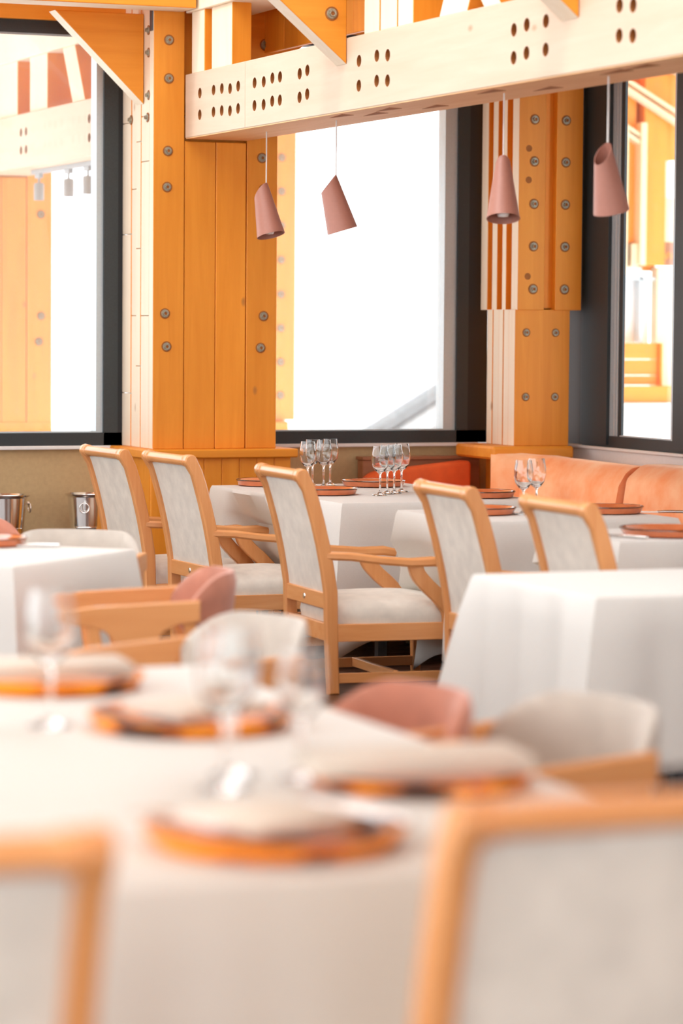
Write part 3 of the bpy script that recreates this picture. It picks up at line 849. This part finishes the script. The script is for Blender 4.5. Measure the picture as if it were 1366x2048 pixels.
# ================================================================ TABLES AND CLOTHS
def table(loc, hx, hy, rz, label):
    T = thing('dining_table', label, 'table', loc, rz, 'tables under white cloths')
    MB().box(-hx + .012, hx - .012, -hy + .012, hy - .012, .715, .744, .004).build('tabletop', M['beech_x'], T)
    for sx in (-1, 1):
        for sy in (-1, 1):
            MB().box(sx*(hx - .24) - .022, sx*(hx - .24) + .022, sy*(hy - .10) - .022, sy*(hy - .10) + .022, 0, .715).build('leg', M['tabsteel'], T)
    return T
def tcloth(loc, hx, hy, rz, drop, label, seed, flare=.14, nfold=1.0, dents=()):
    rnd = random.Random(seed)
    n = 44
    pts = []
    def seg(p, q, m):
        for k in range(m): pts.append((Vector(p).lerp(Vector(q), k/m)))
    mx = max(14, int(2*hx/.035)); my = max(14, int(2*hy/.035))
    seg((hx, -hy), (hx, hy), my); seg((hx, hy), (-hx, hy), mx); seg((-hx, hy), (-hx, -hy), my); seg((-hx, -hy), (hx, -hy), mx)
    N = len(pts); nl = 12
    ph = [rnd.uniform(0, 6.28) for _ in range(8)]; fr = [rnd.uniform(16, 24), rnd.uniform(26, 36), rnd.uniform(38, 52), 1]
    b = MB(); rows = []
    for l in range(nl):
        t = l/(nl - 1); row = []
        for i, p in enumerate(pts):
            # corner weight
            dc = min(abs(hx - abs(p.x)), 9)**2 + min(abs(hy - abs(p.y)), 9)**2
            c = math.exp(-math.sqrt(dc)/.10)
            nx = (1 if p.x > 0 else -1)*(1.0 if abs(abs(p.x) - hx) < 1e-5 else 0); ny = (1 if p.y > 0 else -1)*(1.0 if abs(abs(p.y) - hy) < 1e-5 else 0)
            nrm = Vector((nx, ny)); nrm = nrm.normalized() if nrm.length else nrm
            cx, cy = (1 if p.x > 0 else -1), (1 if p.y > 0 else -1)
            dirn = (nrm*(1 - c) + Vector((cx, cy)).normalized()*c)
            s = i/N*2*(hx + hy)*2
            fold = (1 - 2*abs(math.sin(s*fr[0]*.5 + ph[0])))*.55 + math.sin(s*fr[1] + ph[1])*.3*math.sin(s*3.1 + ph[3]) + math.sin(s*fr[2] + ph[2])*.15
            # pinch just beside the corner
            pin = math.exp(-((math.sqrt(dc) - .17)/.06)**2)
            o = .006 + t*.026 + nfold*.016*fold*t**.6*(1 - .5*c) + flare*c*t**.9 - .020*pin*t
            z = .757 - drop*t*(1 + .20*c)
            px_ = p.x + dirn.x*o; py_ = p.y + dirn.y*o
            for (ya_, yb_, push, t0) in dents:          # cloth pushed in by a chair tucked under the table
                wy = max(0, min(1, (p.y + loc[1] - ya_)/.14, (yb_ - p.y - loc[1])/.14)); wt = max(0, min(1, (t - t0)/.14 + .5))
                if p.x < 0: px_ += push*wy*wy*(3 - 2*wy)*wt*max(0, 1 - (p.x + hx)/(push + .05))
            if l == 0: o = -.006; z = .759
            elif l == 1: o = .003 ; z = .757 - drop*.022
            row.append(b.bm.verts.new((px_ if l > 1 else p.x + dirn.x*o, py_ if l > 1 else p.y + dirn.y*o, z)))
        rows.append(row)
    for A_, B_ in zip(rows, rows[1:]):
        for i in range(N):
            j = (i+1) % N; b.bm.faces.new((A_[i], B_[i], B_[j], A_[j]))
    b.bm.faces.new(rows[0])
    b._mark()
    o = b.build('tablecloth', M['cloth'], None, smooth=55, recalc=True)
    sm = o.modifiers.new('thick', 'SOLIDIFY'); sm.thickness = .003; sm.offset = 1.0
    o.location = (loc[0], loc[1], 0); o.rotation_euler = (0, 0, rz)
    return tag(o, label, 'tablecloth', 'white tablecloths', 'thing')
def dressed(x0, x1, y0, y1, drop, tl, cl, seed, **k):
    c = ((x0 + x1)/2, (y0 + y1)/2, 0); hx, hy = (x1 - x0)/2, (y1 - y0)/2
    table(c, hx, hy, 0, tl); tcloth(c, hx, hy, 0, drop, cl, seed, **k)
dressed(5.06, 6.12, 13.49, 14.27, .60, 'table under the farthest cloth, before the wide pillar', 'white cloth on the farthest table, before the wide pillar', 1, nfold=.6, flare=.07, dents=[(12.9, 14.08, .15, .20), (12.9, 14.08, .11, .55)])
dressed(5.13, 6.15, 12.67, 13.47, .60, 'table under the cloth that carries the right cluster of four glasses', 'white cloth carrying the right cluster of four glasses', 2, nfold=.6, flare=.07, dents=[(13.0, 14.0, .16, .20), (13.0, 14.0, .10, .55)])
dressed(5.19, 6.15, 11.33, 12.17, .60, 'table behind the two armchairs, below the peach banquette', 'white cloth behind the two armchair backs, below the peach banquette', 3, nfold=.8, flare=.08, dents=[(11.6, 12.5, .07, .25), (11.6, 12.5, .13, .55)])
dressed(5.24, 6.15, 10.12, 10.80, .58, 'table with a large terracotta plate at the right edge of the picture', 'wavy white cloth under a terracotta plate at the right edge', 4, nfold=2.6, dents=[(10.1, 11.1, .30, .25)])
dressed(4.09, 5.05, 8.05, 8.95, .53, 'table under the big empty cloth on the right', 'big empty white tablecloth on the near right table with a flared corner', 5, nfold=3.4, flare=.17)
table((2.72, 10.29, 0), .45, .45, R(45), 'table under the cloth at the left edge of the picture'); tcloth((2.72, 10.29), .45, .45, R(45), .55, 'white cloth at the left edge with one corner toward the armchairs', 6, nfold=.35, flare=.07)
dressed(.35, 2.36, 4.07, 6.75, .55, 'large near table under the blurred white cloth', 'large blurred white cloth on the nearest table', 7, nfold=1.2)

# ================================================================ TABLEWARE
def make_glass(label, loc, s, group):
    o = None
    b = MB()
    outer = [(0, 0), (.034, 0), (.035, .002), (.020, .006), (.0065, .014), (.0042, .03), (.0040, .085), (.007, .096), (.020, .106), (.033, .125), (.0385, .150), (.037, .180), (.0315, .215)]
    inner = [(.0300, .215), (.0355, .180), (.037, .150), (.0315, .126), (.018, .109), (0, .103)]
    b.lathe(outer + inner, 28)
    o = b.build('wine_glass', M['glass'], None, smooth=50)
    o.location = loc; o.scale = (s, s, s)
    return tag(o, label, 'glass', group, 'thing')
TZ = .7625
g0 = make_glass('wine glass in the left cluster behind the third armchair, frontmost', (5.414, 13.832, TZ), 1.1, 'wine glasses on the far tables')
def glass_at(x, y, s, lab, grp):
    c = g0.copy(); COL.objects.link(c); c.location = (x, y, TZ); c.scale = (s, s, s); c['label'] = lab; c['group'] = grp
FG = 'wine glasses on the far tables'
for x, y, lab in ((5.530, 14.060, 'wine glass at the back left of the left cluster, before the window rail'),
                  (5.559, 13.982, 'wine glass third from the left in the left cluster'),
                  (5.643, 14.104, 'wine glass at the right end of the left cluster of four'),
                  (5.548, 13.219, 'wine glass nearest of the right cluster of four'),
                  (5.631, 13.328, 'wine glass second from the left in the right cluster'),
                  (5.681, 13.359, 'wine glass third from the left in the right cluster, tall behind'),
                  (5.767, 13.469, 'wine glass at the right end of the right cluster of four'),
                  (5.60, 11.73, 'wine glass left of the pair before the peach banquette'),
                  (5.725, 11.86, 'wine glass right of the pair before the peach banquette')):
    glass_at(x, y, 1.1, lab, FG)
NG = 'blurred wine glasses on the near table'
for x, y, s, lab in ((1.713, 5.80, 1.30, 'blurred wine glass standing alone on the left of the near table'),
                  (1.765, 4.90, 1.32, 'large blurred wine glass in the middle of the near table'),
                  (1.84, 5.06, 1.28, 'blurred wine glass just behind the large one on the near table'),
                  (1.935, 4.97, 1.12, 'smaller blurred wine glass right of the large one on the near table')):
    glass_at(x, y, s, lab, NG)

def make_plate(label, loc, r, mat, group):
    P = thing('charger_plate', label, 'plate', loc, 0, group)
    b = MB(); k = r/.16
    b.lathe([(0, .004), (.10*k, .004), (.118*k, .007), (.150*k, .028), (.160*k, .032), (.162*k, .028), (.150*k, .004), (.118*k, .001), (.10*k, 0), (0, 0)], 48)
    b.build('dish', M[mat], P, smooth=40)
    MB().lathe([(.1595*k, .0335), (.1635*k, .032), (.1635*k, .028), (.1595*k, .028)], 48).build('rim', M['glass'] if mat == 'terra' else M[mat], P, smooth=60)
    return P
PG = 'terracotta charger plates on the far tables'
pt = make_plate('terracotta charger plate behind the third armchair on the farthest table', (5.33, 14.17, TZ), .16, 'terra', PG)
for x, y, s, lab in ((5.32, 13.37, 1.0, 'terracotta charger plate at the front left of the nearer far table'),
                  (5.83, 13.98, 1.0, 'terracotta charger plate behind the right cluster of glasses'),
                  (5.97, 12.95, .95, 'terracotta charger plate right behind the fourth armchair'),
                  (5.42, 11.80, 1.0, 'terracotta charger plate between the last two armchair backs'),
                  (6.00, 11.72, 1.0, 'terracotta charger plate below the seam of the peach banquette'),
                  (5.60, 10.38, 1.25, 'terracotta charger plate at the right edge of the picture'),
                  (2.88, 10.62, 1.0, 'terracotta charger plate on the table at the left edge')):
    c = copy_tree(pt, (x, y, TZ), 0, lab); c.scale = (s, s, 1)
pa = make_plate('tortoiseshell charger plate with a square napkin, nearest on the front table', (1.655, 4.36, TZ), .205, 'amber', 'tortoiseshell charger plates on the near table')
for x, y, lab in ((1.90, 6.42, 'tortoiseshell charger plate at the far left of the near table'),
                  (1.98, 5.70, 'tortoiseshell charger plate behind the tall blurred glasses'),
                  (2.12, 4.86, 'tortoiseshell charger plate on the right side of the near table')):
    copy_tree(pa, (x, y, TZ), R(x*77), lab)
def napkin(label, x, y, w, d, h, rz, z=TZ + .032, dz=0.0):
    n = MB()
    k = 4
    for i in range(k):
        n.box(-w/2 + .002*i, w/2 - .003*(i % 2), -d/2 + .002*(i % 2), d/2 - .002*i, h*i/k + .0002, h*(i+1)/k, min(.004, h/k/3))
    o = n.build('folded_napkin', M['napkin'], None, smooth=50)
    o.location = (x, y, z); o.rotation_euler = (0, 0, R(rz))
    return tag(o, label, 'napkin', 'folded napkins on the near table', 'thing')
napkin('square folded napkin on the nearest tortoiseshell plate', 1.655, 4.40, .22, .22, .014, 20)
napkin('thick white folded napkin on the right tortoiseshell plate', 2.10, 4.84, .40, .20, .030, -8)
napkin('white folded napkin on the far left tortoiseshell plate', 1.90, 6.42, .34, .20, .030, -6)
napkin('white folded napkin on the plate behind the tall glasses', 1.99, 5.70, .22, .22, .020, 15)
# cutlery
def make_knife(label, loc, rz, group):
    K = thing('table_knife', label, 'knife', loc, rz, group)
    MB().bar([(0, -.11, .004), (0, -.03, .005), (0, .01, .004)], [.012, .014, .008], [.007, .007, .006], (1, 0, 0), .6).build('handle', M['steel'], K, smooth=50)
    MB().prism([(-.008, .008), (.007, .008), (.010, .09), (.004, .118), (-.004, .122), (-.008, .11)], .002, .005, 'z').build('blade', M['steel'], K)
    return K
def make_fork(label, loc, rz, group):
    K = thing('table_fork', label, 'fork', loc, rz, group)
    MB().bar([(0, -.11, .004), (0, -.05, .006), (0, .03, .006)], [.013, .009, .006], [.004, .005, .004], (1, 0, 0), .6).build('handle', M['steel'], K, smooth=50)
    MB().prism([(-.004, .03), (.004, .03), (.013, .05), (.013, .065), (-.013, .065), (-.013, .05)], .003, .006, 'z').build('fork_head', M['steel'], K)
    for x in (-.011, -.0037, .0037, .011):
        MB().box(x - .002, x + .002, .065, .105, .003, .0055).build('tine', M['steel'], K)
    return K
CG = 'cutlery on the tables'
kn = make_knife('steel table knife right of the square napkin on the nearest plate', (1.795, 4.41, TZ + .034), R(12), CG)
kn.scale = (1.5, 1.0, 1.6)
k2 = copy_tree(kn, (1.83, 4.37, TZ + .034), R(8), 'second steel table knife at the right rim of the nearest plate')
fk = make_fork('steel table fork left of the square napkin on the nearest plate', (1.535, 4.43, TZ + .034), R(18), CG)
copy_tree(fk, (1.505, 4.41, TZ + .034), R(22), 'second steel fork at the left rim of the nearest plate')
for x, y, a, lab in ((5.20, 13.32, 4, 'steel knife beside the plate at the front of the far table'), (6.22, 11.64, 75, 'steel knife beside the plate below the banquette seam'),
                     (5.62, 11.72, 60, 'steel knife between the armchair backs on the white cloth'), (6.04, 13.10, 82, 'steel knife near the end of the far table'),
                     (5.37, 10.32, 20, 'steel knife left of the plate at the right edge'), (3.02, 10.50, 70, 'steel knife beside the plate on the left table')):
    copy_tree(kn, (x, y, TZ), R(a), lab)

# ================================================================ BANQUETTE
B = thing('banquette', 'long orange velvet banquette running along the right wall', 'banquette', (7.30, 15.0, 0))
def cush(name, pts, a0, a1, parent, ax='y', mat='orange', bev=.03, loc=None):
    b = MB(); b.prism(pts, a0, a1, ax)
    es = [e for e in b.bm.edges]
    bmesh.ops.bevel(b.bm, geom=es, offset=bev, segments=3, affect='EDGES', profile=.5)
    b._mark()
    return b.build(name, M[mat], parent, smooth=60, recalc=True, loc=loc)
prof = [(-.13, .40), (.20, .40), (.20, .862), (.02, .862), (-.07, .79)]
path = [(6.935, 14.975, .875), (6.99, 14.95, .880), (7.10, 14.93, .876), (7.19, 14.86, .868), (7.235, 14.72, .858), (7.25, 14.45, .853), (7.25, 14.0, .850), (7.25, 13.925, .848)]
def bq(u, v):
    f = u*(len(path) - 1); i = min(int(f), len(path) - 2); t = f - i
    a, b2 = Vector(path[i]), Vector(path[i+1]); p = a.lerp(b2, t)
    d = (b2 - a); d.z = 0; d.normalize(); n = Vector((-d.y, d.x, 0))      # points to the wall
    e = min(u, 1 - u)/.03; k = 1 - .03*(1 - min(1, e))**2
    off, z = [(.02, .40), (-.055, .41), (-.085, .45), (-.075, .60), (-.045, .75), (-.005, p.z - .035), (.03, p.z - .008), (.07, p.z), (.14, p.z - .004), (.17, p.z - .03), (.17, .40), (.02, .40)][round(v*11)]
    sh = .02*(1 - min(1, e))**2
    return p.xy.to_3d() + n*off + d*(sh if u < .5 else -sh) + Vector((0, 0, .40 + (z - .40)*k)) - Vector((7.30, 15.0, 0))
b = MB(); V = b.grid(bq, 57, 12)
b.bm.faces.new([V[0][j] for j in range(11)]); b.bm.faces.new([V[56][j] for j in range(11)])
bmesh.ops.remove_doubles(b.bm, verts=list(b.bm.verts), dist=.0004)
b._mark(); b.build('back_cushion', M['orange'], B, smooth=50, recalc=True)
cush('seat_cushion', [(-.62, .28), (.10, .28), (.10, .44), (-.62, .46)], -1.075, -.12, B, bev=.025)
for (y0, y1) in ((-2.45, -1.08), (-3.85, -2.455), (-5.2, -3.855)):
    cush('back_cushion', prof, y0, y1, B)
    cush('seat_cushion', [(-.62, .28), (.10, .28), (.10, .44), (-.62, .46)], y0, y1, B, bev=.025)
MB().box(-.60, .24, -5.2, -.12, 0, .28, .004).build('base', M['walnut'], B)
B2 = thing('corner_banquette', 'short orange banquette with shade painted in as red below the middle window with a slanted side cushion', 'banquette', (6.40, 15.5, 0))
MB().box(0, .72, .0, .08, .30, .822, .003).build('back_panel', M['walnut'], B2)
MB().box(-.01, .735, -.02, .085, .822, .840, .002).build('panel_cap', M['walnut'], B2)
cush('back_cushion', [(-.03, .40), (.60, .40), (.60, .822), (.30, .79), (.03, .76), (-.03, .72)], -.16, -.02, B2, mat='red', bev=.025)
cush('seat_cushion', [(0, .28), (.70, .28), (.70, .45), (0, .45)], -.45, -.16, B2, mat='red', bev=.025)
MB().box(.02, .70, -.42, .08, 0, .28).build('base', M['walnut'], B2)
tag(MB().box(0, .07, 0, .16, 0, .05, .004).build('wood_block', M['pale_y'], None, loc=(7.575, 13.75, .912)), 'small pale wood block on the white ledge at the right edge', 'block', None, 'thing')

# ================================================================ WINE COOLERS
def make_cooler(label, loc):
    K = thing('wine_cooler', label, 'bucket', loc, 0, 'steel wine coolers by the wall')
    MB().lathe([(0, .004), (.085, .004), (.088, .0), (.092, .02), (.094, .05), (.0955, .052), (.0955, .056), (.094, .058), (.108, .215), (.122, .225), (.124, .232), (.116, .232), (.105, .222), (.090, .02), (0, .012)], 40).build('bucket', M['steel'], K, smooth=40)
    for s in (-1, 1):
        b = MB()
        b.lathe([(0, 0), (.010, 0), (.010, .012), (0, .012)], 10, Matrix.Translation((s*.112, 0, .185)) @ Matrix.Rotation(R(90*s), 4, 'Y'))
        ring = [(s*.126, .026*math.sin(a), .160 + .026*math.cos(a)) for a in [2*math.pi*k/24 for k in range(25)]]
        b.tube(ring, .0035, 8)
        b.build('ring_handle', M['steel'], K, smooth=50)
    return K
def make_stand(label, loc):
    T = thing('cooler_stand', label, 'stand', loc, 0, 'stands of the wine coolers')
    MB().lathe([(0, 0), (.12, 0), (.12, .02), (0, .02)], 28, Matrix.Translation((0, 0, .415))).build('top', M['tabsteel'], T, smooth=40)
    for k in range(3):
        a = 2*math.pi*k/3
        MB().tube([(.15*math.cos(a), .15*math.sin(a), 0), (.09*math.cos(a), .09*math.sin(a), .415)], .010, 8).build('leg', M['tabsteel'], T)
    return T
st = make_stand('stand under the wine cooler at the left edge', (4.285, 15.33, 0))
copy_tree(st, (4.735, 15.33, 0), R(30), 'stand under the wine cooler behind the first armchair')
wc = make_cooler('polished steel wine cooler cut by the left edge of the picture', (4.285, 15.33, .435))
copy_tree(wc, (4.735, 15.33, .435), R(-115), 'polished steel wine cooler partly behind the first armchair')
